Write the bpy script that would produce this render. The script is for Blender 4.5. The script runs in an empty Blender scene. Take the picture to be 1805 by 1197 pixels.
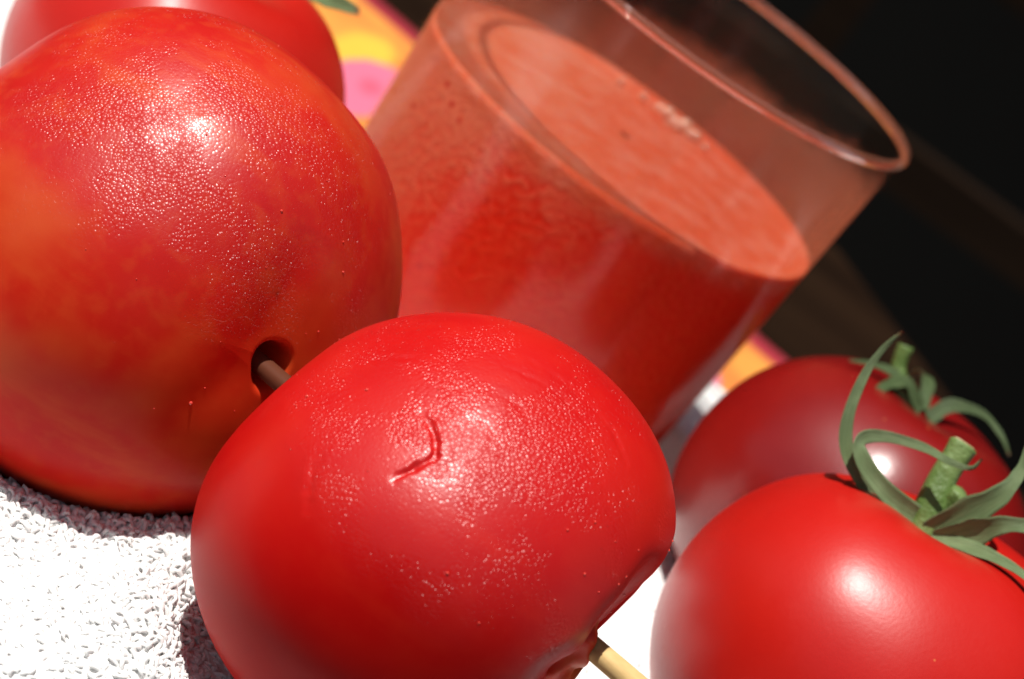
import bpy, math, random
import numpy as np
from mathutils import Vector, Matrix
rad = math.radians
sc = bpy.context.scene
col = sc.collection

# ------------------------------------------------------------------ camera
cam_d = bpy.data.cameras.new('camera')
cam = bpy.data.objects.new('camera', cam_d)
col.objects.link(cam)
sc.camera = cam
cam_d.sensor_width = 36.0
cam_d.lens = 75.0
cam_d.clip_start = 0.01
cam_d.clip_end = 100.0
PITCH, ROLL = rad(20), rad(36)
up0 = Vector((0, math.sin(PITCH), math.cos(PITCH)))
fwd = Vector((0, math.cos(PITCH), -math.sin(PITCH)))
cr = math.cos(ROLL) * Vector((1, 0, 0)) + math.sin(ROLL) * up0
cu = -math.sin(ROLL) * Vector((1, 0, 0)) + math.cos(ROLL) * up0
m = Matrix((cr, cu, -fwd)).transposed().to_4x4()
m.translation = Vector((0, 0, 0.151))
cam.matrix_world = m
cam_d.dof.use_dof = True
cam_d.dof.focus_distance = 0.268
cam_d.dof.aperture_fstop = 24.0

# ------------------------------------------------------------------ sky and sun
SUN = (0.17 * cr + 0.84 * cu - 0.53 * fwd).normalized()
world = bpy.data.worlds.new('World')
sc.world = world
world.use_nodes = True
wn = world.node_tree.nodes
sky = wn.new('ShaderNodeTexSky')
sky.sky_type = 'NISHITA'
sky.sun_disc = False
sky.sun_elevation = math.asin(SUN.z)
sky.sun_rotation = math.atan2(SUN.x, SUN.y)
bg = wn['Background']
bg.inputs['Strength'].default_value = 0.05
hs = wn.new('ShaderNodeHueSaturation')   # neutral white balance for the shade
hs.inputs['Saturation'].default_value = 0.55
world.node_tree.links.new(sky.outputs[0], hs.inputs['Color'])
world.node_tree.links.new(hs.outputs[0], bg.inputs[0])
sun_d = bpy.data.lights.new('sun', 'SUN')
sun_d.energy = 5.0
sun_d.angle = rad(0.53)
sun_d.color = (1.0, 0.96, 0.9)
sun = bpy.data.objects.new('sun', sun_d)
col.objects.link(sun)
sun.rotation_euler = SUN.to_track_quat('Z', 'Y').to_euler()
sun.location = SUN * 3

sc.view_settings.view_transform = 'Standard'
sc.view_settings.look = 'None'
sc.view_settings.exposure = 0.1
sc.view_settings.gamma = 1.0
sc.view_settings.use_curve_mapping = False
sc.render.engine = 'CYCLES'
cy = sc.cycles
cy.use_denoising = True
cy.adaptive_threshold = 0.02
cy.max_bounces = 10
cy.transparent_max_bounces = 24
cy.transmission_bounces = 12
cy.sample_clamp_indirect = 6.0

# ------------------------------------------------------------------ helpers
def mesh_obj(name, verts, faces, mat=None, parent=None, smooth=True, uv=None):
    """verts (n,3); faces: an (m,k) array or a list of arrays with different k"""
    verts = np.asarray(verts, dtype=np.float32)
    fl = faces if isinstance(faces, list) else [np.asarray(faces)]
    fl = [np.asarray(a, dtype=np.int32) for a in fl if len(a)]
    me = bpy.data.meshes.new(name)
    me.vertices.add(len(verts))
    me.vertices.foreach_set('co', verts.ravel())
    loops = np.concatenate([a.ravel() for a in fl])
    tot = np.concatenate([np.full(len(a), a.shape[1], dtype=np.int32) for a in fl])
    start = np.concatenate(([0], np.cumsum(tot)[:-1])).astype(np.int32)
    me.loops.add(len(loops))
    me.loops.foreach_set('vertex_index', loops)
    me.polygons.add(len(tot))
    me.polygons.foreach_set('loop_start', start)
    me.polygons.foreach_set('loop_total', tot)
    me.polygons.foreach_set('use_smooth', np.full(len(tot), smooth))
    if uv is not None:
        l = me.uv_layers.new(name='UVMap')
        l.data.foreach_set('uv', np.asarray(uv, dtype=np.float32)[loops].ravel())
    me.update(calc_edges=True)
    me.validate()
    o = bpy.data.objects.new(name, me)
    col.objects.link(o)
    if mat:
        me.materials.append(mat)
    if parent:
        o.parent = parent
    return o

def thing(name, label, cat, loc=(0, 0, 0), group=None):
    o = bpy.data.objects.new(name, None)
    o.empty_display_size = 0.02
    col.objects.link(o)
    o.location = loc
    tag(o, label, cat, group)
    return o

def tag(o, label, cat, group=None):
    o['label'] = label
    o['category'] = cat
    if group:
        o['group'] = group

def grid_faces(nu, nv, close_v=False):
    i = np.arange(nu - 1)[:, None]
    j = np.arange(nv if close_v else nv - 1)[None, :]
    j2 = (j + 1) % nv
    return np.stack([i * nv + j, i * nv + j2, (i + 1) * nv + j2, (i + 1) * nv + j], -1).reshape(-1, 4)

def box(x0, x1, y0, y1, z0, z1):
    v = [(x, y, z) for x in (x0, x1) for y in (y0, y1) for z in (z0, z1)]
    f = [(0, 1, 3, 2), (4, 6, 7, 5), (0, 4, 5, 1), (2, 3, 7, 6), (0, 2, 6, 4), (1, 5, 7, 3)]
    return np.array(v), np.array(f)

def lathe(profile, n=128):
    """profile: list of (r, z) -> verts, faces closed round z"""
    pr = np.array(profile)
    a = np.linspace(0, 2 * np.pi, n, endpoint=False)
    v = np.stack([pr[:, 0:1] * np.cos(a), pr[:, 0:1] * np.sin(a), np.repeat(pr[:, 1:2], n, 1)], -1).reshape(-1, 3)
    return v, grid_faces(len(pr), n, True)[:, ::-1]

def catmull(pts, n):
    p = np.asarray(pts, float)
    p = np.vstack([2 * p[0] - p[1], p, 2 * p[-1] - p[-2]])
    k = len(p) - 3
    t = np.linspace(0, k, n)
    i = np.minimum(t.astype(int), k - 1)
    s = (t - i)[:, None]
    a, b, c, d = p[i], p[i + 1], p[i + 2], p[i + 3]
    return 0.5 * (2 * b + (c - a) * s + (2 * a - 5 * b + 4 * c - d) * s ** 2 + (3 * b - a - 3 * c + d) * s ** 3)

def norm(a):
    return a / np.maximum(np.linalg.norm(a, axis=-1, keepdims=True), 1e-12)

def ribbon(name, pts, widths, normal, mat, parent, thick=0.0004, cup=0.45, twist=0.0, n=36):
    """a fleshy tapering leaf blade along a curve, with a midrib fold"""
    c = catmull(pts, n)
    w = np.interp(np.linspace(0, 1, n), np.linspace(0, 1, len(widths)), widths) * (.92 - .42 * np.linspace(0, 1, n) ** 1.3)
    t = norm(np.gradient(c, axis=0))
    nn = np.asarray(normal, float)[None, :]
    side = norm(np.cross(t, nn))
    nrm = norm(np.cross(side, t))
    if twist:
        a = np.linspace(0, twist, n)[:, None]
        side, nrm = side * np.cos(a) + nrm * np.sin(a), nrm * np.cos(a) - side * np.sin(a)
    rng = np.random.default_rng(abs(hash(name)) % 1000 + len(pts))
    us = np.linspace(-1, 1, 9)
    rows = []
    wob = 1 + (0.09 * np.sin(np.linspace(0, 11, n) + len(pts)) + .05 * np.sin(np.linspace(0, 29, n)))[:, None]
    for sgn in (1, -1):
        for u in (us if sgn > 0 else us[::-1]):
            lift = cup * (abs(u) ** 1.4) * w[:, None] * 0.5
            th = sgn * thick * 0.5 * (1.25 - abs(u)) + (0.12 * thick if abs(u) < .2 and sgn > 0 else 0)
            ridge = 0.05 * w[:, None] * math.cos(u * 14) * sgn * (0.5 if sgn > 0 else 0)
            rows.append(c + side * (u * 0.5 * w[:, None] * wob) + nrm * (lift + th + ridge * 0.4))
    v = np.stack(rows, 1)
    k = v.shape[1]
    vv = v.reshape(-1, 3)
    f = grid_faces(n, k, True)
    caps = [np.array([list(range(k))]), np.array([[(n - 1) * k + i for i in range(k)][::-1]])]
    u2 = np.stack([np.repeat(np.linspace(0, 1, n), k), np.tile(np.concatenate([us, us[::-1]]) * .5 + .5, n)], -1)
    return mesh_obj(name, vv, [f] + caps, mat, parent, uv=u2)

def tube(name, pts, radii, mat, parent, n=24, sides=16, wob=0.0, seed=0):
    c = catmull(pts, n)
    r = np.interp(np.linspace(0, 1, n), np.linspace(0, 1, len(radii)), radii)
    t = norm(np.gradient(c, axis=0))
    ref = np.array([0.31, 0.17, 0.93]) if abs(t[0, 2]) < .9 else np.array([1., 0, 0])
    s = norm(np.cross(t, ref[None]))
    b = np.cross(t, s)
    a = np.linspace(0, 2 * np.pi, sides, endpoint=False)
    rr = r[:, None] * (1 + wob * np.cos(a * 3 + seed)[None, :] + wob * .7 * np.cos(a * 5 + 1 + seed)[None, :])
    v = c[:, None] + s[:, None] * (np.cos(a)[None, :] * rr)[..., None] + b[:, None] * (np.sin(a)[None, :] * rr)[..., None]
    caps = [np.array([list(range(sides))][::1]), np.array([[(n - 1) * sides + i for i in range(sides)][::-1]])]
    return mesh_obj(name, v.reshape(-1, 3), [grid_faces(n, sides, True)[:, ::-1]] + [caps[0], caps[1]], mat, parent)

# ------------------------------------------------------------------ materials
SSS, SSJ = 0.0, 0.5
def mat(name):
    mt = bpy.data.materials.new(name)
    mt.use_nodes = True
    nt = mt.node_tree
    return mt, nt, nt.nodes, nt.nodes['Principled BSDF'], (lambda a, b: nt.links.new(a, b))

def noise(nodes, L, co, scale, detail=3, rough=0.5):
    n = nodes.new('ShaderNodeTexNoise')
    n.inputs['Scale'].default_value = scale
    n.inputs['Detail'].default_value = detail
    n.inputs['Roughness'].default_value = rough
    L(co, n.inputs['Vector'])
    return n.outputs['Fac']

def ramp(nodes, L, fac, stops):
    r = nodes.new('ShaderNodeValToRGB')
    el = r.color_ramp.elements
    while len(el) > 1:
        el.remove(el[-1])
    el[0].position, el[0].color = stops[0][0], (*stops[0][1], 1)
    for p, c in stops[1:]:
        e = el.new(p)
        e.color = (*c, 1)
    L(fac, r.inputs[0])
    return r.outputs[0]

def math_n(nodes, L, op, a, b=None, clamp=False):
    n = nodes.new('ShaderNodeMath')
    n.operation = op
    n.use_clamp = clamp
    for i, x in enumerate((a, b)):
        if x is None:
            continue
        if isinstance(x, (int, float)):
            n.inputs[i].default_value = x
        else:
            L(x, n.inputs[i])
    return n.outputs[0]

def mix(nodes, L, fac, a, b):
    n = nodes.new('ShaderNodeMix')
    n.data_type = 'RGBA'
    for i, x in ((0, fac), (6, a), (7, b)):
        if isinstance(x, (int, float)):
            n.inputs[i].default_value = x
        elif isinstance(x, tuple):
            n.inputs[i].default_value = (*x, 1)
        else:
            L(x, n.inputs[i])
    return n.outputs[2]

def maprange(nodes, L, v, a, b, c=0.0, d=1.0, smooth=True):
    n = nodes.new('ShaderNodeMapRange')
    if smooth:
        n.interpolation_type = 'SMOOTHSTEP'
    L(v, n.inputs[0])
    for i, x in enumerate((a, b, c, d)):
        n.inputs[i + 1].default_value = x
    return n.outputs[0]

def coords(nodes, kind='Object'):
    return nodes.new('ShaderNodeTexCoord').outputs[kind]

def peeled(name, c_a, c_b, c_c, spot=None, seed=0.0, grain_z=.008):
    """moist flesh of a skinned tomato: granular, with sun gloss on top"""
    mt, nt, N, P, L = mat(name)
    mp = N.new('ShaderNodeMapping')
    mp.inputs['Location'].default_value = (seed, seed * .7, -seed)
    L(coords(N), mp.inputs[0])
    co = mp.outputs[0]
    base = ramp(N, L, noise(N, L, co, 38, 3, .55), [(0.33, c_a), (0.5, c_b), (0.68, c_c)])
    sm_ = N.new('ShaderNodeMapping'); sm_.inputs['Scale'].default_value = (22, 130, 170); L(co, sm_.inputs[0])
    base = mix(N, L, maprange(N, L, noise(N, L, sm_.outputs[0], 1.0, 4, .6), .50, .74, 0, .55), base, c_c)
    fine = noise(N, L, co, 420, 2)
    base = mix(N, L, maprange(N, L, fine, .45, .75, 0, .25), base, c_c)
    if spot:
        d = N.new('ShaderNodeVectorMath'); d.operation = 'DISTANCE'
        L(coords(N), d.inputs[0]); d.inputs[1].default_value = spot
        wob = math_n(N, L, 'MULTIPLY', math_n(N, L, 'SUBTRACT', noise(N, L, co, 900, 2), .5), .0016)
        dd = math_n(N, L, 'ADD', d.outputs['Value'], wob)
        base = mix(N, L, maprange(N, L, dd, .0011, .0021, .9, 0), base, (.03, .008, .006))
    L(base, P.inputs['Base Color'])
    P.inputs['Subsurface Weight'].default_value = SSS
    P.inputs['Subsurface Radius'].default_value = (1, .25, .12)
    P.inputs['Subsurface Scale'].default_value = 0.004
    P.inputs['Roughness'].default_value = 0.40
    P.inputs['Specular IOR Level'].default_value = 0.07
    P.inputs['Coat Roughness'].default_value = 0.31
    P.inputs['Coat IOR'].default_value = 1.4
    v = N.new('ShaderNodeTexVoronoi')
    v.inputs['Scale'].default_value = 2250
    L(co, v.inputs['Vector'])
    n2 = noise(N, L, co, 900, 2)
    patch = maprange(N, L, noise(N, L, co, 110, 2), .42, .57, .14, 1.0)
    vs = N.new('ShaderNodeSeparateColor'); L(v.outputs['Color'], vs.inputs[0])
    amp = maprange(N, L, math_n(N, L, 'POWER', vs.outputs[0], 2.0), 0, 1, -.7, -2.6, False)
    h = math_n(N, L, 'ADD', math_n(N, L, 'MULTIPLY', math_n(N, L, 'MULTIPLY', v.outputs['Distance'], v.outputs['Distance']), amp), math_n(N, L, 'MULTIPLY', n2, .7))
    # sun's sparkle and haze put into the upper side: grain and gloss fade below
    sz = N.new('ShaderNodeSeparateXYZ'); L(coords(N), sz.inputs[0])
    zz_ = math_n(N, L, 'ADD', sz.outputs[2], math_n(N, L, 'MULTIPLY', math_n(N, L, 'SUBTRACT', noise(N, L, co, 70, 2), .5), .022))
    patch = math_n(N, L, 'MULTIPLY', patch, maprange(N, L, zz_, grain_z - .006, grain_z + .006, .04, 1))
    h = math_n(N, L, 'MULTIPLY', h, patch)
    def lobe(rough, level, dist):
        """a wet film following the grain"""
        b = N.new('ShaderNodeBump')
        b.inputs['Strength'].default_value = 1.0
        b.inputs['Distance'].default_value = dist
        L(h, b.inputs['Height'])
        g = N.new('ShaderNodeBsdfGlossy')
        g.inputs['Roughness'].default_value = rough
        cc = N.new('ShaderNodeCombineColor')
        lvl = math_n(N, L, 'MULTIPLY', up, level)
        for q_ in cc.inputs:
            L(lvl, q_)
        L(cc.outputs[0], g.inputs['Color'])
        L(b.outputs[0], g.inputs['Normal'])
        return g.outputs[0]
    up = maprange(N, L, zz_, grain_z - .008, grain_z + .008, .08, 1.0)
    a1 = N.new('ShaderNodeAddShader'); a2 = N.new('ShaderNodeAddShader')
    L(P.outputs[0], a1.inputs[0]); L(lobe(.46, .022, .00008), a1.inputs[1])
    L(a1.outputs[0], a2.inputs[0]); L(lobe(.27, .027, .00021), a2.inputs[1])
    L(a2.outputs[0], N['Material Output'].inputs['Surface'])
    return mt

def skin(name, c_a, c_b, seed=0.0, coat=.5, crough=.34):
    mt, nt, N, P, L = mat(name)
    mp = N.new('ShaderNodeMapping')
    mp.inputs['Location'].default_value = (seed, -seed, seed * .3)
    L(coords(N), mp.inputs[0])
    co = mp.outputs[0]
    base = ramp(N, L, noise(N, L, co, 30, 4), [(.35, c_a), (.65, c_b)])
    # tiny pale corky specks
    v = N.new('ShaderNodeTexVoronoi')
    v.inputs['Scale'].default_value = 420
    v.inputs['Randomness'].default_value = 1
    L(co, v.inputs['Vector'])
    sep = N.new('ShaderNodeSeparateColor'); L(v.outputs['Color'], sep.inputs[0])
    few = maprange(N, L, sep.outputs[0], .93, .95, 0, 1)
    dot = math_n(N, L, 'MULTIPLY', maprange(N, L, v.outputs['Distance'], .05, .13, .55, 0), few)
    base = mix(N, L, dot, base, (.75, .28, .08))
    L(base, P.inputs['Base Color'])
    L(maprange(N, L, noise(N, L, co, 700, 3), .3, .7, .42, .50), P.inputs['Roughness'])
    P.inputs['Specular IOR Level'].default_value = 0.12
    P.inputs['Coat Weight'].default_value = coat
    P.inputs['Coat Roughness'].default_value = crough
    b = N.new('ShaderNodeBump')
    b.inputs['Distance'].default_value = 0.00003
    b.inputs['Strength'].default_value = .6
    L(noise(N, L, co, 1500, 3), b.inputs['Height'])
    L(b.outputs[0], P.inputs['Normal'])
    L(b.outputs[0], P.inputs['Coat Normal'])
    return mt

def leaf_mat(name, c_a, c_b, c_tip):
    mt, nt, N, P, L = mat(name)
    uvn = N.new('ShaderNodeUVMap')
    sep = N.new('ShaderNodeSeparateXYZ'); L(uvn.outputs[0], sep.inputs[0])
    mp = N.new('ShaderNodeMapping'); mp.inputs['Scale'].default_value = (3, 26, 1)
    L(uvn.outputs[0], mp.inputs[0])
    vein = noise(N, L, mp.outputs[0], 1.2, 3)
    base = mix(N, L, vein, c_a, c_b)
    base = mix(N, L, maprange(N, L, noise(N, L, coords(N), 300, 3), .4, .8, 0, .6), base, c_b)
    base = mix(N, L, maprange(N, L, sep.outputs[0], .93, 1.0), base, c_tip)
    L(base, P.inputs['Base Color'])
    P.inputs['Roughness'].default_value = .55
    P.inputs['Specular IOR Level'].default_value = .35
    b = N.new('ShaderNodeBump'); b.inputs['Distance'].default_value = .00025; b.inputs['Strength'].default_value = .8
    L(vein, b.inputs['Height']); L(b.outputs[0], P.inputs['Normal'])
    return mt

def plain(name, c, rough=.6, var=None, scale=60, bump=0.0, spec=.4):
    mt, nt, N, P, L = mat(name)
    if var:
        L(mix(N, L, maprange(N, L, noise(N, L, coords(N), scale, 4), .3, .7), c, var), P.inputs['Base Color'])
    else:
        P.inputs['Base Color'].default_value = (*c, 1)
    P.inputs['Roughness'].default_value = rough
    P.inputs['Specular IOR Level'].default_value = spec
    if bump:
        b = N.new('ShaderNodeBump'); b.inputs['Distance'].default_value = bump
        L(noise(N, L, coords(N), scale * 6, 4), b.inputs['Height']); L(b.outputs[0], P.inputs['Normal'])
    return mt

def wood(name, c_a, c_b, stretch=(60, 3, 60), rough=.55, scale=1.0, spec=.25):
    mt, nt, N, P, L = mat(name)
    mp = N.new('ShaderNodeMapping'); mp.inputs['Scale'].default_value = stretch
    L(coords(N), mp.inputs[0])
    g = noise(N, L, mp.outputs[0], scale, 5, .6)
    L(ramp(N, L, g, [(.3, c_a), (.7, c_b)]), P.inputs['Base Color'])
    P.inputs['Roughness'].default_value = rough
    P.inputs['Specular IOR Level'].default_value = spec
    b = N.new('ShaderNodeBump'); b.inputs['Distance'].default_value = .0004
    L(g, b.inputs['Height']); L(b.outputs[0], P.inputs['Normal'])
    return mt

M_green = leaf_mat('calyx_green', (.05, .09, .026), (.22, .29, .14), (.16, .07, .03))
M_green_dark = leaf_mat('calyx_green_dark', (.035, .065, .02), (.09, .13, .05), (.12, .07, .03))
M_stalk = plain('stalk_green', (.085, .15, .03), .5, (.17, .25, .08), 180, .0003)
M_cut = plain('stalk_cut_end', (.55, .48, .28), .8, (.3, .22, .1), 500, .0002)
M_scar = plain('stem_scar', (.022, .012, .009), .7, (.05, .02, .012), 250, .0006)

# ------------------------------------------------------------------ setting: floor, wall, railing, table
def struct(o):
    o['kind'] = 'structure'
    return o
TABLE_Z = -0.020
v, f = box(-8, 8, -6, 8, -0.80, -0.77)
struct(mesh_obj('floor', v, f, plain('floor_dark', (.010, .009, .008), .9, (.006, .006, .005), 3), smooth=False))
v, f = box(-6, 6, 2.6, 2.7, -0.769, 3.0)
struct(mesh_obj('wall', v, f, plain('wall_shade_black', (.010, .0096, .0088), .95, (.008, .0077, .0072), 2, spec=0), smooth=False))  # backing for the gaps; near-black colour stands in for shade

rail_t = thing('railing', 'dark brown wooden railing in the black background behind the glass', 'railing', (0.15, 1.6, -0.77))
M_rail = wood('shaded_rail_wood', (.010, .006, .004), (.019, .011, .007), (3, 40, 40), .9, spec=.02)  # rail colour kept very dark to carry the background shade
for (x0, x1, y0, y1, z0, z1, nm) in [(-1.5, 1.6, -.015, .015, .615, .652, 'rail'), (-1.5, 1.6, -.015, .015, .775, .802, 'rail'),
                                     (-1.5, 1.6, -.015, .015, .40, .437, 'rail'),
                                     (-.112, -.082, -.012, .012, .0005, .95, 'post'), (.75, .78, -.012, .012, .0005, .95, 'post'),
                                     (-.95, -.92, -.012, .012, .0005, .95, 'post')]:
    v, f = box(x0, x1, y0, y1, z0, z1)
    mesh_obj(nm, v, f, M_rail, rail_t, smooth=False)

# table top: straight far edge on the left, a corner behind the glass, then the side running to the right
poly = [(.0745, .745), (.19, .565), (.50, .10), (.30, -.42), (-.55, -.45), (-.75, .10), (-.62, .545)]
tb = thing('table', 'dark brown wooden table under the cloth and towel', 'table', (0, .2, -0.769))
pv = np.array([(x, y - .2, z) for z in (TABLE_Z + .769, TABLE_Z + .769 - .03) for x, y in poly])
k = len(poly)
mesh_obj('table_top', pv, [np.array([list(range(k))[::-1]]), np.array([list(range(k, 2 * k))]),
         np.array([(i, (i + 1) % k, k + (i + 1) % k, k + i) for i in range(k)])],
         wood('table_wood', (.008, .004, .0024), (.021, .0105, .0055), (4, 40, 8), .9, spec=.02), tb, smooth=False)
for x, y in ((.03, .46), (.32, .02), (.2, -.5), (-.45, -.5), (-.55, .2)):
    v, f = box(x - .02, x + .02, y - .02, y + .02, 0, .718)
    mesh_obj('leg', v, f, M_rail, tb, smooth=False)

# printed cloth lying on the table, far border just behind the glass
def cloth_material():
    mt, nt, N, P, L = mat('printed_cloth')
    co = coords(N)
    warp = N.new('ShaderNodeVectorMath'); warp.operation = 'ADD'
    nz = N.new('ShaderNodeTexNoise'); nz.inputs['Scale'].default_value = 45
    L(co, nz.inputs['Vector'])
    sc_ = N.new('ShaderNodeVectorMath'); sc_.operation = 'SCALE'; sc_.inputs['Scale'].default_value = .004
    sb = N.new('ShaderNodeVectorMath'); sb.operation = 'SUBTRACT'; sb.inputs[1].default_value = (.5, .5, .5)
    L(nz.outputs['Color'], sb.inputs[0]); L(sb.outputs[0], sc_.inputs[0])
    fl = N.new('ShaderNodeMapping'); fl.inputs['Scale'].default_value = (1, .32, 0); L(co, fl.inputs[0])
    L(fl.outputs[0], warp.inputs[0]); L(sc_.outputs[0], warp.inputs[1])
    w = warp.outputs[0]
    base = mix(N, L, maprange(N, L, noise(N, L, co, 30, 2), .4, .6), (.72, .22, .05), (.74, .30, .06))
    def dist(p):
        d = N.new('ShaderNodeVectorMath'); d.operation = 'DISTANCE'
        L(w, d.inputs[0]); d.inputs[1].default_value = (p[0], p[1] * .32, 0)
        return d.outputs['Value']
    rnd = random.Random(4)
    flowers = [(-.0722, .561, .0105), (.0655, .630, .008)]
    for i in range(16):
        flowers.append((rnd.uniform(-.3, .24), rnd.uniform(.36, .58), rnd.uniform(.008, .013)))
    flowers = [q for i, q in enumerate(flowers) if i < 2 or all(math.hypot(q[0] - a[0], q[1] - a[1]) > .05 for a in flowers[:2])]
    for x, y, r in flowers:
        dx = dist((x - .010, y + .022, 0.0))
        base = mix(N, L, maprange(N, L, dx, r * .55, r * .95, 1, 0), base, (.78, .48, .06))
    for x, y, r in flowers:
        d = dist((x, y, 0.0))
        base = mix(N, L, maprange(N, L, d, r * .92, r * 1.02, 1, 0), base, (.74, .17, .27))
        base = mix(N, L, maprange(N, L, d, r * .1, r * .45, .6, 0), base, (.66, .07, .12))
    # red woven border along the far hem
    sep = N.new('ShaderNodeSeparateXYZ'); L(co, sep.inputs[0])
    e = math_n(N, L, 'ADD', sep.outputs[1], math_n(N, L, 'MULTIPLY', sep.outputs[0], .335))
    base = mix(N, L, maprange(N, L, e, .5945, .5965), base, (.34, .03, .045))
    L(base, P.inputs['Base Color'])
    P.inputs['Roughness'].default_value = .9
    P.inputs['Specular IOR Level'].default_value = .15
    b = N.new('ShaderNodeBump'); b.inputs['Distance'].default_value = .0003
    L(noise(N, L, co, 1400, 2), b.inputs['Height']); L(b.outputs[0], P.inputs['Normal'])
    return mt
nx, ny = 80, 60
gx = np.linspace(-.17, .20, nx)
cv = []
for x in gx:
    yf = .608 - .335 * x
    for y in np.linspace(.30, yf, ny):
        z = TABLE_Z + .0022 + .0008 * math.sin(x * 60 + y * 25) * math.sin(y * 47) 
        cv.append((x, y, z))
cv = np.array(cv)
top = grid_faces(nx, ny)
n0 = len(cv)
cl = mesh_obj('tablecloth', cv, top[:, ::-1], cloth_material())
sm = cl.modifiers.new('thickness', 'SOLIDIFY'); sm.thickness = .0011; sm.offset = -1
tag(cl, 'orange, yellow and pink flower print cloth on the table behind the towel', 'tablecloth')

# ------------------------------------------------------------------ where the tomatoes sit (x, y, z of centre)
BIG = np.array((-0.0465, 0.2751, 0.0282))
RED = np.array((0.0067, 0.2438, 0.0346))
FRT = np.array((0.0708, 0.2921, 0.0344))
BRT = np.array((0.0679, 0.3591, 0.0290))
BLT = np.array((-0.0745, 0.3535, 0.0237))
GLS = np.array((-0.0054, 0.3937))
SEATS = [(BIG, .0365, .0352), (RED, .0300, .0300), (FRT, .0318, .0275), (BRT, .0322, .0285), (BLT, .0312, .0285)]

# ------------------------------------------------------------------ towel
def vnoise(x, y, s):
    return (np.sin(x * s + 1.3 * np.sin(y * s * .7 + s)) * np.cos(y * s * 1.13 + 1.7 * np.sin(x * s * .61)) )

TX0, TX1, TY0, TY1 = -.24, .26, .196, .470
def towel_h(x, y, free=False):
    t = np.clip((x + .047) / .035, 0, 1); t = t * t * (3 - 2 * t)
    h = .0042 * t - .0005 + .0011 * vnoise(x, y, 55) + .0007 * vnoise(x + .3, y - .2, 130)
    # a soft welt pushed up in front of the big tomato
    d = np.hypot(x - BIG[0], y - BIG[1])
    h = h + .0024 * np.exp(-((d - .031) / .008) ** 2) * np.exp(-((np.arctan2(y - BIG[1], x - BIG[0]) + 1.6) / .9) ** 2)
    d = np.hypot(x - RED[0], y - RED[1])
    h = h + .0050 * np.exp(-((d - .0265) / .0075) ** 2) * np.exp(-((np.abs(np.arctan2(y - RED[1], x - RED[0])) - 2.75) / .7) ** 2)
    if not free:
        for c, e, p in SEATS:
            d = np.hypot(x - c[0], y - c[1])
            low = c[2] - p * np.sqrt(np.clip(1 - (d / e) ** 2, 0, 1)) - .0012
            low = np.where(d < e, low, 1.0)
            kk = .0012
            hh = np.clip(.5 + .5 * (low - h) / kk, 0, 1)
            h = low * (1 - hh) + h * hh - kk * hh * (1 - hh)
        d = np.hypot(x - GLS[0], y - GLS[1])
        h = np.where(d < .052, np.minimum(h, np.clip((d - .0425) / .006, 0, 1) * .004 - .0075), h)
    ed = np.minimum(np.minimum(x - TX0, TX1 - x), np.minimum(y - TY0, TY1 - y))
    ed = np.minimum(ed, (y - .205 - .5 * (x + .02)) * .9)   # front edge runs slantwise
    q = np.clip(ed / .014, 0, 1)
    h = (h + .0165) * np.sqrt(np.clip(1 - (1 - q) ** 2, 0, 1)) - .0165
    return np.maximum(h, -.0165)

def towel_material(name, rgb):
    mt, nt, N, P, L = mat(name)
    P.inputs['Base Color'].default_value = (*rgb, 1)
    P.inputs['Roughness'].default_value = 1.0
    P.inputs['Specular IOR Level'].default_value = .1
    tl = N.new('ShaderNodeBsdfTranslucent'); tl.inputs[0].default_value = (*rgb, 1)
    mx = N.new('ShaderNodeMixShader'); mx.inputs[0].default_value = .18
    L(P.outputs[0], mx.inputs[1]); L(tl.outputs[0], mx.inputs[2])
    L(mx.outputs[0], N['Material Output'].inputs['Surface'])
    return mt
M_weave = towel_material('white_weave', (.93, .93, .92))
M_terry = towel_material('white_terry', (.95, .95, .94))
tw = thing('towel', 'fluffy white terry towel under the tomatoes and the glass', 'towel', (0, .28, TABLE_Z))
nx, ny = 281, 186
X, Y = np.meshgrid(np.linspace(TX0, TX1, nx), np.linspace(TY0, TY1, ny), indexing='ij')
Z = towel_h(X, Y)
tv = np.stack([X, Y - .28, Z - TABLE_Z], -1).reshape(-1, 3)
mesh_obj('weave', tv, grid_faces(nx, ny)[:, ::-1], M_weave, tw)

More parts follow.
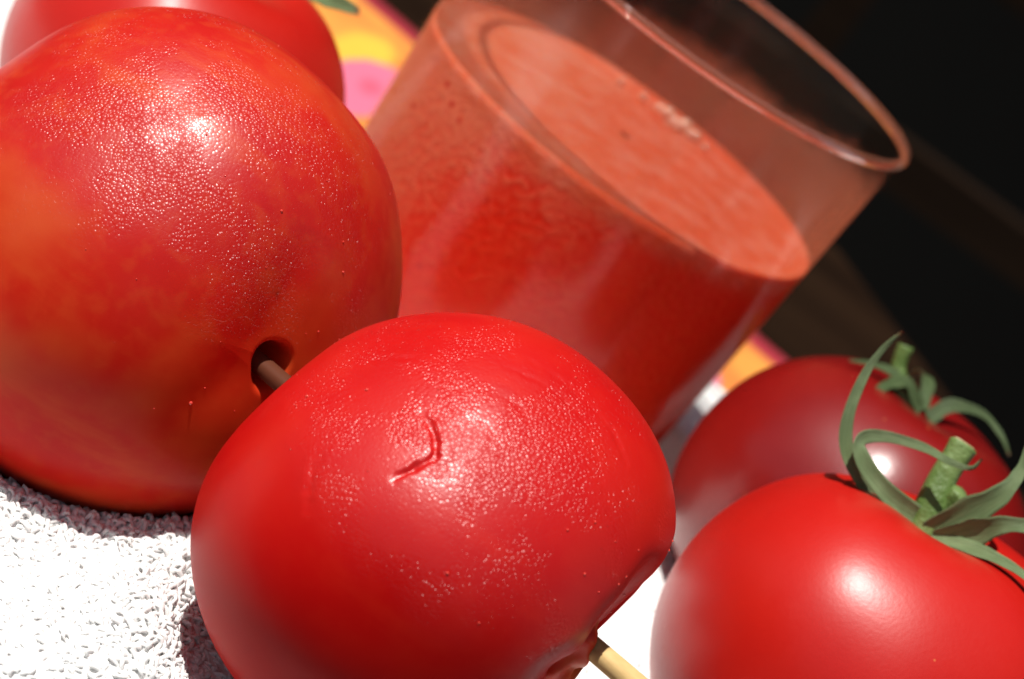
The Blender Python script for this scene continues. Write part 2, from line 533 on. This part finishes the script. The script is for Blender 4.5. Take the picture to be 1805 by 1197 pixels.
def loops(regions, seed):
    rng = np.random.default_rng(seed)
    bx, by = [], []
    for x0, x1, y0, y1, dens in regions:
        n = int((x1 - x0) * (y1 - y0) * 1e4 * dens)
        bx.append(rng.uniform(x0, x1, n)); by.append(rng.uniform(y0, y1, n))
    x = np.concatenate(bx); y = np.concatenate(by)
    keep = np.ones(len(x), bool)
    h = towel_h(x, y)
    for c, e, p in SEATS:
        d = np.hypot(x - c[0], y - c[1])
        low = c[2] - p * np.sqrt(np.clip(1 - (d / e) ** 2, 0, 1))
        keep &= ~((d < e * .98) & (low - h < .0010))
    keep &= h > -.0155
    keep &= np.hypot(x - GLS[0], y - GLS[1]) > .0455
    x, y, h = x[keep], y[keep], h[keep]
    n = len(x)
    far = (x < -.085) | (x > .02) | (y > .30)
    az = rng.uniform(0, 2 * np.pi, n)
    edge = np.full(n, 9.)
    for c, e, p in SEATS:
        d = np.hypot(x - c[0], y - c[1])
        edge = np.minimum(edge, np.abs(d - e * .80))
    tall = np.clip(1 - edge / .007, 0, 1)
    hh = rng.uniform(.00055, .0009, n) * (1 + 1.5 * tall)
    ww = rng.uniform(.0005, .0010, n)
    rr = rng.uniform(.00027, .00040, n) * np.where(far, 1.3, 1.0)
    lean = rng.normal(0, .0006, (n, 2))
    K = 6
    a = np.linspace(0, np.pi, K)
    dirx, diry = np.cos(az), np.sin(az)
    px = x[:, None] + dirx[:, None] * (np.cos(a)[None] * ww[:, None]) + lean[:, :1] * np.sin(a)[None]
    py = y[:, None] + diry[:, None] * (np.cos(a)[None] * ww[:, None]) + lean[:, 1:] * np.sin(a)[None]
    pz = h[:, None] - .00065 + np.sin(a)[None] * hh[:, None]
    path = np.stack([px, py, pz], -1)
    t = norm(np.gradient(path, axis=1))
    sd = np.stack([-diry, dirx, np.zeros(n)], -1)[:, None, :].repeat(K, 1)
    nb = norm(np.cross(t, sd))
    S = 4
    ang = np.linspace(0, 2 * np.pi, S, endpoint=False)
    ring = path[:, :, None] + rr[:, None, None, None] * (np.cos(ang)[None, None, :, None] * sd[:, :, None] + np.sin(ang)[None, None, :, None] * nb[:, :, None])
    ring[..., 1] -= .28
    ring[..., 2] -= TABLE_Z
    base = grid_faces(K, S, True)
    faces = (base[None] + (np.arange(n) * K * S)[:, None, None]).reshape(-1, 4)
    return ring.reshape(-1, 3), faces
v, f = loops([(-.085, .02, .198, .300, 190), (.02, .06, .24, .40, 120), (.06, .12, .24, .46, 25), (.02, .06, .40, .46, 45), (-.16, -.04, .30, .46, 35), (-.235, -.085, .198, .30, 20), (-.235, -.16, .30, .46, 14), (.02, .16, .198, .24, 20), (-.04, .02, .30, .35, 14)], 3)
lo = mesh_obj('terry_loops', v, f, M_terry, tw)
lo['kind'] = 'stuff'

# ------------------------------------------------------------------ tomatoes
def tomato_verts(e, p, pole, nu=220, nv=320, top=(.005, .010), bot=(.001, .008), lobes=5, lamp=.02, seed=0, cut=None, hole=None, sq=1.0, lump=.012):
    th = np.linspace(0, np.pi, nu)[:, None]
    ph = np.linspace(0, 2 * np.pi, nv, endpoint=False)[None, :]
    s, c = np.sin(th), np.cos(th)
    rng = np.random.default_rng(seed)
    a0 = rng.uniform(0, 6.28, 8)
    rho = e * np.power(s, sq) * np.ones_like(ph)
    lob = lamp * np.cos(lobes * ph + a0[0]) + lamp * .7 * np.cos((lobes - 2) * ph + a0[1]) + lamp * .4 * np.cos(2 * lobes * ph + a0[2])
    rho = rho * (1 + lob * (.35 + .65 * (1 - c * np.ones_like(ph)) * .5 + .5 * np.maximum(c, 0) ** 2))
    z = p * np.sign(c) * np.power(np.abs(c), .96) * np.ones_like(ph)
    g = np.exp(-(rho / top[1]) ** 2) * (c > 0)
    z = z - top[0] * g * (1 + .0 * ph)
    if hole:
        z = z - hole[0] * np.exp(-(rho / (hole[1] * (1 + .10 * np.cos(2 * ph + .6) + .05 * np.cos(3 * ph + 2)))) ** 4) * (c > 0)
    g = np.exp(-(rho / bot[1]) ** 2) * (c < 0)
    z = z + bot[0] * g
    if cut:
        zc, soft = cut
        zc = zc + .0006 * np.sin(3 * ph + 1) + .0005 * np.sin(7 * ph) + .0003 * np.sin(13 * ph)
        hh = np.clip(.5 + .5 * (zc - z) / soft, 0, 1)
        z = zc * (1 - hh) + z * hh - soft * hh * (1 - hh)
    x, y = rho * np.cos(ph), rho * np.sin(ph)
    v = np.stack([x, y, z], -1)
    u = norm(v)
    d = (np.sin(u[..., 0] * 3.1 + a0[3]) * np.sin(u[..., 1] * 2.7 + a0[4]) + .6 * np.sin(u[..., 2] * 4.3 + a0[5]) * np.sin(u[..., 0] * 4.9 + a0[6]))
    v = v * (1 + lump * d)[..., None]
    q = Vector((0, 0, 1)).rotation_difference(Vector(pole))
    Rm = np.array(q.to_matrix())
    v = v.reshape(-1, 3) @ Rm.T
    return v, grid_faces(nu, nv, True)

def groove(v, lines, e):
    """press wrinkles into the flesh: lines are unit directions from the centre"""
    n = norm(v)
    push = np.zeros(len(v))
    for pts, depth, width, ridge in lines:
        c = norm(catmull(pts, 60))
        cand = np.where(n @ norm(c.mean(0)) > .6)[0]
        d = np.full(len(cand), 9.)
        w = np.zeros(len(cand))
        for i, q in enumerate(c):
            dd = np.linalg.norm(n[cand] - q, axis=1) * e
            m_ = dd < d
            d[m_] = dd[m_]; w[m_] = math.sin(math.pi * (i + 4) / (len(c) + 8)) ** .7
        pc = v[cand] * (1.0 if width < .0012 else 0.0)
        d = d + .00022 * np.sin(pc[:, 0] * 2100 + 1) * np.sin(pc[:, 1] * 1700 + pc[:, 2] * 900) + .00012 * np.sin(pc[:, 2] * 4300) * np.sin(pc[:, 0] * 3900)
        w = w * (1 + .45 * np.sin(pc[:, 0] * 900 + pc[:, 2] * 1300))
        push[cand] += w * (-depth * np.exp(-(d / width) ** 2) + ridge * np.exp(-((d - 2.1 * width) / (1.1 * width)) ** 2))
    return v + n * push[:, None]

def beads(name, v, count, size, parent, mt, seed, sel):
    """scattered little pearls of juice standing on the flesh"""
    rng = np.random.default_rng(seed)
    n = norm(v)
    idx = np.where(sel(n))[0]
    idx = rng.choice(idx, count, replace=False)
    bm_v, bm_f = [], []
    th = np.linspace(0, np.pi, 6); ph = np.linspace(0, 2 * np.pi, 8, endpoint=False)
    S = np.stack([np.sin(th)[:, None] * np.cos(ph), np.sin(th)[:, None] * np.sin(ph), np.cos(th)[:, None] * np.ones(8)], -1).reshape(-1, 3)
    F = grid_faces(6, 8, True)
    for k_, i in enumerate(idx):
        r = size * rng.lognormal(0, .45)
        bm_v.append(v[i] + n[i] * r * .1 + S * r * np.array([1, 1, 1]))
        bm_f.append(F + 48 * k_)
    o = mesh_obj(name, np.concatenate(bm_v), np.concatenate(bm_f), mt, parent)
    o['kind'] = 'stuff'
    return o

def bead_mat():
    mt, nt, N, P, L = mat('juice_bead')
    P.inputs['Base Color'].default_value = (.7, .06, .04, 1)
    P.inputs['Roughness'].default_value = .08
    P.inputs['Coat Weight'].default_value = 1
    P.inputs['Coat Roughness'].default_value = .05
    return mt
M_bead = bead_mat()

# the big peeled one on the left
t = thing('peeled_tomato', 'big orange-red peeled tomato at the left with a dark stem hole, speared by the skewer', 'tomato', BIG, 'peeled tomatoes on a skewer')
bp = np.array((0.735, -0.625, 0.225)); bp /= np.linalg.norm(bp)
v, f = tomato_verts(.0356, .0340, bp, 400, 520, top=(.0028, .014), hole=(.010, .0025), bot=(.001, .008), lamp=.012, seed=55, lump=.018)
v = groove(v, [([(0.6436, -0.7177, 0.2661), (0.6251, -0.6839, 0.3762), (0.5855, -0.6423, 0.4945), (0.5515, -0.5715, 0.6076), (0.4944, -0.4793, 0.7251)], .0006, .0045, .0), ([(0.6157, -0.7534, 0.2306), (0.5974, -0.7927, 0.1216), (0.5559, -0.8306, -0.0340), (0.4935, -0.8419, -0.2183)], .0004, .0045, .0)], .035)
V_big = v
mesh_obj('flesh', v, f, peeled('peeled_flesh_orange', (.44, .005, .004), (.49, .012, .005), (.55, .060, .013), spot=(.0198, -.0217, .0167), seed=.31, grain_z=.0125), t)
th = np.linspace(0, 1, 10)
pr, fc = lathe([(.0001, -.0032)] + [(.0026 * q, -.0030 + .0016 * q * q + .0003 * math.sin(q * 20)) for q in th[1:]], 24)
Rm = np.array(Vector((0, 0, 1)).rotation_difference(Vector(bp)).to_matrix())
mesh_obj('stem_scar', (pr + np.array((0, 0, .0240))) @ Rm.T, fc, M_scar, t)
beads('moisture', v, 60, .00011, t, M_bead, 5, lambda n: (n[:, 2] > -.2) & (n[:, 1] < .2))

# the bright red peeled one in front
t = thing('peeled_tomato', 'bright red peeled tomato in the front centre with a wrinkled top, on the skewer', 'tomato', RED, 'peeled tomatoes on a skewer')
rp = np.array((0.981, -0.120, -0.128))
v, f = tomato_verts(.0303, .0284, rp, 520, 680, top=(.0, .01), bot=(.0012, .007), lamp=.012, seed=15, cut=(.0220, .0024), lump=.020, sq=.93)
up_im = np.array((-.588, .277, .760))
v = v - np.outer(v @ up_im, up_im) * .065      # sagging a little under its own weight
V_red = groove(v, [
    ([(-0.3479, -0.6167, 0.7062), (-0.2991, -0.6489, 0.6996), (-0.2414, -0.6948, 0.6775), (-0.2093, -0.7387, 0.6408), (-0.2206, -0.7713, 0.5970), (-0.2474, -0.7977, 0.5500), (-0.2799, -0.8280, 0.4858)], .00060, .00038, .00004),
    ([(-0.1881, -0.5843, 0.7894), (-0.1441, -0.6583, 0.7388), (-0.1208, -0.7206, 0.6827), (-0.1477, -0.7550, 0.6389), (-0.1900, -0.7649, 0.6155)], .00010, .0008, .0),
    ([(-0.1810, -0.2728, 0.9449), (-0.0334, -0.2581, 0.9656), (0.1404, -0.2622, 0.9547), (0.3024, -0.3203, 0.8978)], .00006, .00045, .00002),
    ([(-0.1213, -0.1613, 0.9794), (0.0724, -0.1673, 0.9832), (0.3057, -0.1864, 0.9337), (0.4287, -0.2376, 0.8716)], .00006, .0005, .00002),
    ([(-0.5819, -0.7102, 0.3962), (-0.5388, -0.7907, 0.2907), (-0.4702, -0.8592, 0.2016)], .00010, .0006, .00004),
    ([(0.3006, -0.4261, 0.8532), (0.4198, -0.4284, 0.8002), (0.5018, -0.4617, 0.7315)], .00006, .0005, .00002),
    ([(-0.6967, -0.3427, 0.6302), (-0.6001, -0.3288, 0.7292), (-0.4768, -0.3542, 0.8045)], .00006, .0005, .00002),
    ([(-0.1828, -0.4277, 0.8853), (-0.0644, -0.4406, 0.8954), (0.0181, -0.4680, 0.8835)], .00008, .0006, .0),
    ([(0.1317, -0.3256, 0.9363), (0.2155, -0.3351, 0.9172), (0.3245, -0.3713, 0.8700), (0.3807, -0.3957, 0.8358)], .00006, .0005, .00002)], .0304)
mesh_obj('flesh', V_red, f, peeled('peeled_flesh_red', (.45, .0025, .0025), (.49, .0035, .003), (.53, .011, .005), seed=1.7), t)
# torn core where the stalk was cut out
core_c = np.array((.0186, -.0080, .0016))
th = np.linspace(0, np.pi, 40)[:, None]; ph = np.linspace(0, 2 * np.pi, 56, endpoint=False)[None]
rr = 1 + .10 * np.sin(3 * ph + 1) * np.sin(th) + .07 * np.sin(5 * ph + th * 4) + .05 * np.sin(9 * ph - th * 7) * np.sin(th)
u = np.stack([np.cos(th) * np.ones_like(ph), np.sin(th) * np.cos(ph), np.sin(th) * np.sin(ph)], -1) * rr[..., None]
u = u * np.array((.0050, .0070, .0080))
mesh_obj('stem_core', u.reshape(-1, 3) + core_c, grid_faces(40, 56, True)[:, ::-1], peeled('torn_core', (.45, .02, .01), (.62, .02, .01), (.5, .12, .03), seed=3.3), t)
beads('moisture', V_red, 70, .00010, t, M_bead, 6, lambda n: (n[:, 2] > .25) & (n[:, 1] < .1))

# skewer through both
A = np.array((-0.0252, 0.2565, 0.0341)); dr = np.array((0.9232, -0.3727, 0.0936)); dr /= np.linalg.norm(dr)
sk0 = A - dr * .045
def bamboo():
    mt, nt, N, P, L = mat('bamboo')
    co = coords(N)
    dt = N.new('ShaderNodeVectorMath'); dt.operation = 'DOT_PRODUCT'
    L(co, dt.inputs[0]); dt.inputs[1].default_value = tuple(dr)
    al = dt.outputs['Value']
    mp = N.new('ShaderNodeMapping'); mp.inputs['Scale'].default_value = (300, 700, 1800); L(co, mp.inputs[0])
    g = noise(N, L, mp.outputs[0], 1.0, 4)
    base = mix(N, L, g, (.50, .32, .12), (.74, .55, .26))
    shade_al = math_n(N, L, 'ADD', al, math_n(N, L, 'MULTIPLY', noise(N, L, co, 300, 2), .006))
    # shade of the tomatoes painted as juice-brown between and just outside them
    base = mix(N, L, maprange(N, L, shade_al, .1065, .1095, .80, 0), base, (.13, .055, .018))
    base = mix(N, L, maprange(N, L, shade_al, .070, .080, .95, 0), base, (.10, .028, .015))
    L(base, P.inputs['Base Color'])
    P.inputs['Roughness'].default_value = .6
    P.inputs['Specular IOR Level'].default_value = .08
    return mt
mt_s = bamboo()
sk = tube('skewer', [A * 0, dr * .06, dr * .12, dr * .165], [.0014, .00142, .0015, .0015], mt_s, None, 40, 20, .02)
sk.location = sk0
tag(sk, 'pale bamboo skewer running through both peeled tomatoes', 'skewer')

# unpeeled tomatoes
def calyx(t, specs, mt):
    for nm, pts, w, nrm, tw_ in specs:
        ribbon(nm, pts, w, nrm, mt, t, twist=tw_)

CAMN = (0.0, -.94, .34)
t = thing('tomato', 'glossy red tomato at the front right with a curling green calyx and stalk stub', 'tomato', FRT, 'whole tomatoes with skin')
v, f = tomato_verts(.0316, .0290, (-.178, .14, .974), top=(.0055, .0105), bot=(.002, .008), lobes=5, lamp=.012, seed=47, lump=.018)
mesh_obj('skin', v, f, skin('tomato_skin_bright', (.46, .005, .003), (.51, .011, .005), .2, .8, .36), t)
calyx(t, [
    ('sepal', [(-0.0068, 0.0043, 0.0230), (-0.0129, 0.0028, 0.0232), (-0.0178, 0.0018, 0.0236), (-0.0224, 0.0023, 0.0257), (-0.0252, 0.0039, 0.0295), (-0.0266, 0.0067, 0.0349), (-0.0266, 0.0090, 0.0394), (-0.0257, 0.0098, 0.0432)], [.0030, .0031, .0029, .0027, .0027, .0024, .0018, .0009], (.55, -.75, .3), .3),
    ('sepal', [(-0.0068, 0.0043, 0.0230), (-0.0132, 0.0011, 0.0243), (-0.0179, 0.0003, 0.0256), (-0.0213, 0.0005, 0.0273), (-0.0219, 0.0021, 0.0288), (-0.0190, 0.0042, 0.0304), (-0.0142, 0.0049, 0.0320), (-0.0102, 0.0024, 0.0334), (-0.0073, 0.0012, 0.0349), (-0.0068, 0.0016, 0.0369)], [.0042, .0040, .0032, .0027, .0025, .0025, .0023, .0019, .0012, .0006], (.5, -.75, .45), .2),
    ('sepal', [(-0.0055, 0.0029, 0.0232), (-0.0031, 0.0019, 0.0295), (-0.0014, 0.0019, 0.0344), (-0.0010, 0.0039, 0.0382), (-0.0023, 0.0061, 0.0415)], [.0040, .0050, .0042, .0024, .0008], CAMN, .25),
    ('sepal', [(-0.0040, 0.0023, 0.0230), (-0.0011, -0.0001, 0.0281), (0.0010, -0.0016, 0.0319), (0.0044, -0.0018, 0.0339), (0.0091, -0.0019, 0.0342)], [.0035, .0045, .0036, .0028, .0010], CAMN, .2),
    ('sepal', [(-0.0050, 0.0020, 0.0228), (0.0002, -0.0022, 0.0263), (0.0046, -0.0049, 0.0282), (0.0090, -0.0072, 0.0290), (0.0130, -0.0080, 0.0290)], [.0030, .0030, .0026, .0022, .0008], (-.2, -.55, .8), .2)], M_green)
st = tube('stalk', [(-0.0058, 0.0045, 0.0215), (-0.0070, 0.0058, 0.0255), (-0.0080, 0.0077, 0.0292), (-0.0082, 0.0090, 0.0320), (-0.0083, 0.0103, 0.0345)], [.0029, .0026, .0021, .0020, .0022], M_stalk, t, 24, 18, .05)
tube('cut_end', [(-0.00829, 0.01025, 0.03440), (-0.00831, 0.01035, 0.03475), (-0.00832, 0.01043, 0.0350)], [.0019, .0019, .0014], M_cut, st, 6, 18, .05)
tube('stalk_bud', [(-0.0055, 0.0062, 0.0235), (-0.0053, 0.0061, 0.0270), (-0.0050, 0.0057, 0.0298)], [.0014, .0019, .0015], M_stalk, t, 14, 14, .08)

t = thing('tomato', 'darker red tomato behind the front right one, beside the glass, with upright stalk', 'tomato', BRT, 'whole tomatoes with skin')
v, f = tomato_verts(.0322, .0292, (-.06, .06, 1), top=(.0050, .0105), bot=(.002, .008), lobes=5, lamp=.012, seed=2, lump=.012)
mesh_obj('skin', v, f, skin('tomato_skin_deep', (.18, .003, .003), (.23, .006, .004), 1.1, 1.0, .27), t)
calyx(t, [
    ('sepal', [(-0.0030, 0.0021, 0.0242), (-0.0079, 0.0010, 0.0268), (-0.0103, -0.0021, 0.0262), (-0.0119, -0.0057, 0.0252), (-0.0128, -0.0095, 0.0230)], [.0030, .0036, .0032, .0024, .0008], (-.2, -.5, .85), 0),
    ('sepal', [(-0.0040, 0.0020, 0.0245), (-0.0100, 0.0010, 0.0270), (-0.0150, -0.0004, 0.0265), (-.0185, -.001, .025)], [.0030, .0032, .0022, .0008], (-.4, -.4, .8), 0),
    ('sepal', [(-0.0010, 0.0017, 0.0241), (0.0011, 0.0045, 0.0276), (0.0063, 0.0051, 0.0296), (0.0107, 0.0030, 0.0291), (0.0136, -0.0001, 0.0279)], [.0030, .0028, .0022, .0018, .0008], (0, -.8, .6), .3),
    ('sepal', [(-0.0030, 0.003, 0.0245), (-0.004, 0.0095, 0.0275), (-0.005, 0.016, 0.026), (-.006, .020, .022)], [.0030, .0032, .0022, .0008], (0, .2, 1), 0)], M_green_dark)
tube('stalk', [(-0.0050, 0.0020, 0.0225), (-0.0086, 0.0025, 0.0262), (-0.0106, 0.0034, 0.0284), (-0.0116, 0.0044, 0.0318)], [.0022, .0015, .0013, .0014], M_stalk, t, 18, 14, .05)

t = thing('tomato', 'blurred red tomato at the top left behind the big peeled one', 'tomato', BLT, 'whole tomatoes with skin')
v, f = tomato_verts(.0306, .0282, (.05, -.02, 1), top=(.0050, .0105), bot=(.002, .008), lobes=5, lamp=.008, seed=33, lump=.006)
mesh_obj('skin', v, f, skin('tomato_skin_orange', (.46, .009, .005), (.50, .015, .006), 2.3), t)
calyx(t, [
    ('sepal', [(0.000, 0.0005, 0.0225), (0.0039, 0.0065, 0.0246), (0.0102, 0.0162, 0.0240), (0.0167, 0.0236, 0.0240)], [.0040, .0062, .0070, .0030], (-.2, -.9, .5), 0),
    ('sepal', [(0.000, -0.0016, 0.0230), (-0.0039, -0.0110, 0.0275), (-0.0050, -0.0175, 0.0265)], [.0030, .0032, .0008], (0, -.3, 1), 0),
    ('sepal', [(0.0, 0, 0.0230), (-0.0125, 0.0021, 0.0288), (-0.0200, 0.0029, 0.0250)], [.0030, .0034, .0008], (-.2, 0, 1), 0)], M_green)
tube('stalk', [(0.001, 0, 0.0205), (0.001, .001, .0225), (.001, .001, .0245)], [.0026, .0019, .0020], M_stalk, t, 12, 14, .05)

# ------------------------------------------------------------------ drinking glass and juice
RIM_Z, BASE_Z = .0830, -.0068
LEVEL = .0545
def r_out(z):
    return .0406 + (.0449 - .0406) * (z - BASE_Z) / (RIM_Z - BASE_Z)
WALL = .0006

def clear_glass():
    mt, nt, N, P, L = mat('clear_glass')
    N.remove(P)
    out = N['Material Output']
    tr = N.new('ShaderNodeBsdfTransparent'); tr.inputs[0].default_value = (.975, .985, .98, 1)
    gl = N.new('ShaderNodeBsdfGlossy'); gl.inputs['Roughness'].default_value = .16
    lw = N.new('ShaderNodeLayerWeight'); lw.inputs[0].default_value = .5
    pw = math_n(N, L, 'POWER', lw.outputs['Facing'], 5.0)
    fac = math_n(N, L, 'ADD', math_n(N, L, 'MULTIPLY', pw, .06), .034)
    mx = N.new('ShaderNodeMixShader')
    L(fac, mx.inputs[0]); L(tr.outputs[0], mx.inputs[1]); L(gl.outputs[0], mx.inputs[2])
    L(mx.outputs[0], out.inputs['Surface'])
    return mt
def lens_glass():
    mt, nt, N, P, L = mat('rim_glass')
    P.inputs['Base Color'].default_value = (.90, .33, .20, 1)  # glow carried up by the glass, put into the colour
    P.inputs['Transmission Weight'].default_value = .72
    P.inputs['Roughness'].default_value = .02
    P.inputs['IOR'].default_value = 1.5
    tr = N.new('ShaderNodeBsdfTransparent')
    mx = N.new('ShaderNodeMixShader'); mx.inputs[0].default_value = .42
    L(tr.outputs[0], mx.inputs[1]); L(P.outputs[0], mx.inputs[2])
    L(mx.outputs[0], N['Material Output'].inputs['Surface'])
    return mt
gt = thing('drinking_glass', 'clear tapered drinking glass filled with tomato juice behind the skewered tomatoes', 'glass', (GLS[0], GLS[1], BASE_Z))
M_glass = clear_glass()
zs = np.linspace(0, RIM_Z - BASE_Z - .0015, 24)
pro = [(.001, 0.0), (.030, 0.0), (.0375, .0005), (.0397, .0018)] + [(r_out(z + BASE_Z), z) for z in zs[1:]]
v, f = lathe(pro, 160)
mesh_obj('outer_wall', v, f, M_glass, gt)
pri = [(r_out(z + BASE_Z) - WALL, z) for z in zs[::-1] if z > LEVEL - BASE_Z]
v, f = lathe(pri, 160)
mesh_obj('inner_wall', v, f, M_glass, gt)
# fire-polished lip, tinted orange for juice light piped through the glass
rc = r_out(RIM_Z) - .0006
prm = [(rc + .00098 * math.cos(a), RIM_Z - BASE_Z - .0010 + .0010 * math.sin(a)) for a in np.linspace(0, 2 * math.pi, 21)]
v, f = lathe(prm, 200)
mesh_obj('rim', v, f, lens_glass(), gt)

jt = thing('tomato_juice', 'thick tomato juice filling the glass, with pulp clinging above its surface', 'juice', (GLS[0], GLS[1], BASE_Z))
def juice_material():
    mt, nt, N, P, L = mat('tomato_juice')
    co = coords(N)
    sep = N.new('ShaderNodeSeparateXYZ'); L(co, sep.inputs[0])
    z = sep.outputs[2]
    big = noise(N, L, co, 26, 2)
    pulp = noise(N, L, co, 750, 3, .6)
    deep, mid, pale = (.66, .018, .007), (.70, .055, .017), (.66, .18, .095)
    base = mix(N, L, maprange(N, L, pulp, .35, .7, 0, .45), deep, mid)
    # paler towards the top and one side
    lift = math_n(N, L, 'ADD', math_n(N, L, 'MULTIPLY', sep.outputs[0], -16.0), math_n(N, L, 'MULTIPLY', math_n(N, L, 'SUBTRACT', z, .045), 14.0))
    lift = math_n(N, L, 'ADD', lift, math_n(N, L, 'MULTIPLY', math_n(N, L, 'SUBTRACT', big, .5), 1.5))
    lift = math_n(N, L, 'ADD', lift, math_n(N, L, 'MULTIPLY', math_n(N, L, 'SUBTRACT', pulp, .5), .7))
    base = mix(N, L, maprange(N, L, lift, -.1, .75, 0, .85), base, pale)
    ring = maprange(N, L, math_n(N, L, 'ADD', z, math_n(N, L, 'MULTIPLY', big, .003)), LEVEL - BASE_Z - .0050 , LEVEL - BASE_Z + .0010, 0, .75)
    froth = mix(N, L, maprange(N, L, noise(N, L, co, 160, 4, .65), .40, .68), (.54, .095, .040), (.56, .17, .105))
    base = mix(N, L, ring, base, froth)
    v = N.new('ShaderNodeTexVoronoi'); v.inputs['Scale'].default_value = 330; L(co, v.inputs['Vector'])
    s2 = N.new('ShaderNodeSeparateColor'); L(v.outputs['Color'], s2.inputs[0])
    dot = math_n(N, L, 'MULTIPLY', maprange(N, L, v.outputs['Distance'], .12, .3, .8, 0), maprange(N, L, s2.outputs[0], .9, .92))
    base = mix(N, L, dot, base, (.5, .01, .006))
    L(base, P.inputs['Base Color'])
    P.inputs['Subsurface Weight'].default_value = SSJ
    P.inputs['Subsurface Radius'].default_value = (1, .28, .1)
    P.inputs['Subsurface Scale'].default_value = .006
    P.inputs['Roughness'].default_value = .45
    P.inputs['Specular IOR Level'].default_value = .0
    b = N.new('ShaderNodeBump'); b.inputs['Distance'].default_value = .0004
    L(pulp, b.inputs['Height']); L(b.outputs[0], P.inputs['Normal'])
    return mt
lv = LEVEL - BASE_Z
zz = np.linspace(.0105, lv, 30)
pj = [(.001, .0078), (.033, .0080)] + [(r_out(z + BASE_Z) - WALL - .00015, z) for z in zz]
rj = pj[-1][0]
pj += [(rj - .0004, lv + .0001), (rj - .0012, lv - .0001), (rj - .004, lv - .0002), (rj * .7, lv - .0001), (rj * .4, lv - .0002), (.001, lv - .0001)]
v, f = lathe(pj, 160)
mesh_obj('juice_body', v, f, juice_material(), jt)

def film_material():
    mt, nt, N, P, L = mat('juice_film')
    out = N['Material Output']
    uvn = N.new('ShaderNodeUVMap')
    sep = N.new('ShaderNodeSeparateXYZ'); L(uvn.outputs[0], sep.inputs[0])
    co = coords(N)
    n1 = noise(N, L, co, 110, 4, .6)
    n2 = noise(N, L, co, 700, 3, .6)
    k = math_n(N, L, 'ADD', math_n(N, L, 'MULTIPLY', math_n(N, L, 'SUBTRACT', n1, .5), .30), math_n(N, L, 'MULTIPLY', math_n(N, L, 'SUBTRACT', n2, .5), .16))
    k = math_n(N, L, 'ADD', k, sep.outputs[1])
    a = maprange(N, L, k, .62, 1.0, .43, 0)
    L(mix(N, L, n1, (.62, .14, .075), (.64, .27, .18)), P.inputs['Base Color'])
    P.inputs['Roughness'].default_value = .4
    P.inputs['Specular IOR Level'].default_value = .3
    tl = N.new('ShaderNodeBsdfTranslucent'); tl.inputs[0].default_value = (.95, .30, .12, 1)
    m1 = N.new('ShaderNodeMixShader'); m1.inputs[0].default_value = .4
    L(P.outputs[0], m1.inputs[1]); L(tl.outputs[0], m1.inputs[2])
    tp = N.new('ShaderNodeBsdfTransparent')
    m2 = N.new('ShaderNodeMixShader')
    L(a, m2.inputs[0]); L(tp.outputs[0], m2.inputs[1]); L(m1.outputs[0], m2.inputs[2])
    L(m2.outputs[0], out.inputs['Surface'])
    b = N.new('ShaderNodeBump'); b.inputs['Distance'].default_value = .0005
    L(n2, b.inputs['Height']); L(b.outputs[0], P.inputs['Normal'])
    return mt
# residue on the inside wall: reaches higher on the side it was last poured from
nu, nv = 26, 240
ph = np.linspace(0, 2 * np.pi, nv, endpoint=False)
near = .5 + .5 * np.cos(ph + 1.05)
topz = (lv + .0150 + (.0275 - .0150) * near ** .9 + .0006 * np.sin(5 * ph) + .0005 * np.sin(11 * ph + 1))
q = np.linspace(0, 1, nu)[:, None]
zf = (lv - .0006) + (topz - lv)[None, :] * q
rf = np.vectorize(r_out)(zf + BASE_Z) - WALL - .0002
v = np.stack([rf * np.cos(ph), rf * np.sin(ph), zf], -1).reshape(-1, 3)
uv = np.stack([np.tile(np.linspace(0, 1, nv), nu), np.repeat(q[:, 0], nv)], -1)
mesh_obj('juice_residue', v, grid_faces(nu, nv, True)[:, ::-1], film_material(), jt, uv=uv)

# a few bubbles riding on the juice at the far side of the glass
rng = np.random.default_rng(2)
th = np.linspace(0, np.pi, 9); p8 = np.linspace(0, 2 * np.pi, 14, endpoint=False)
SPH = np.stack([np.sin(th)[:, None] * np.cos(p8), np.sin(th)[:, None] * np.sin(p8), np.cos(th)[:, None] * np.ones(14)], -1).reshape(-1, 3)
mt_b, nt, N, P, L = mat('bubble')
P.inputs['Base Color'].default_value = (.9, .40, .25, 1)
P.inputs['Roughness'].default_value = .12
P.inputs['Specular IOR Level'].default_value = 1.0
P.inputs['Coat Weight'].default_value = 1.0
P.inputs['Transmission Weight'].default_value = .3
for bx_, by_, r in [(.0040, .0330, .0014), (.0062, .0322, .0011), (.0082, .0327, .0015), (.0100, .0312, .0009), (.0020, .0340, .0010), (.0112, .0322, .0011), (.0071, .0300, .0008),
                    (-.002, .0345, .0008), (.0140, .0310, .0007), (.0052, .0288, .0006), (-.0075, .0335, .0007)]:
    mesh_obj('bubble', SPH * r * 1.35 + np.array((bx_, by_ - .002, lv + r * .45)), grid_faces(9, 14, True), mt_b, jt)
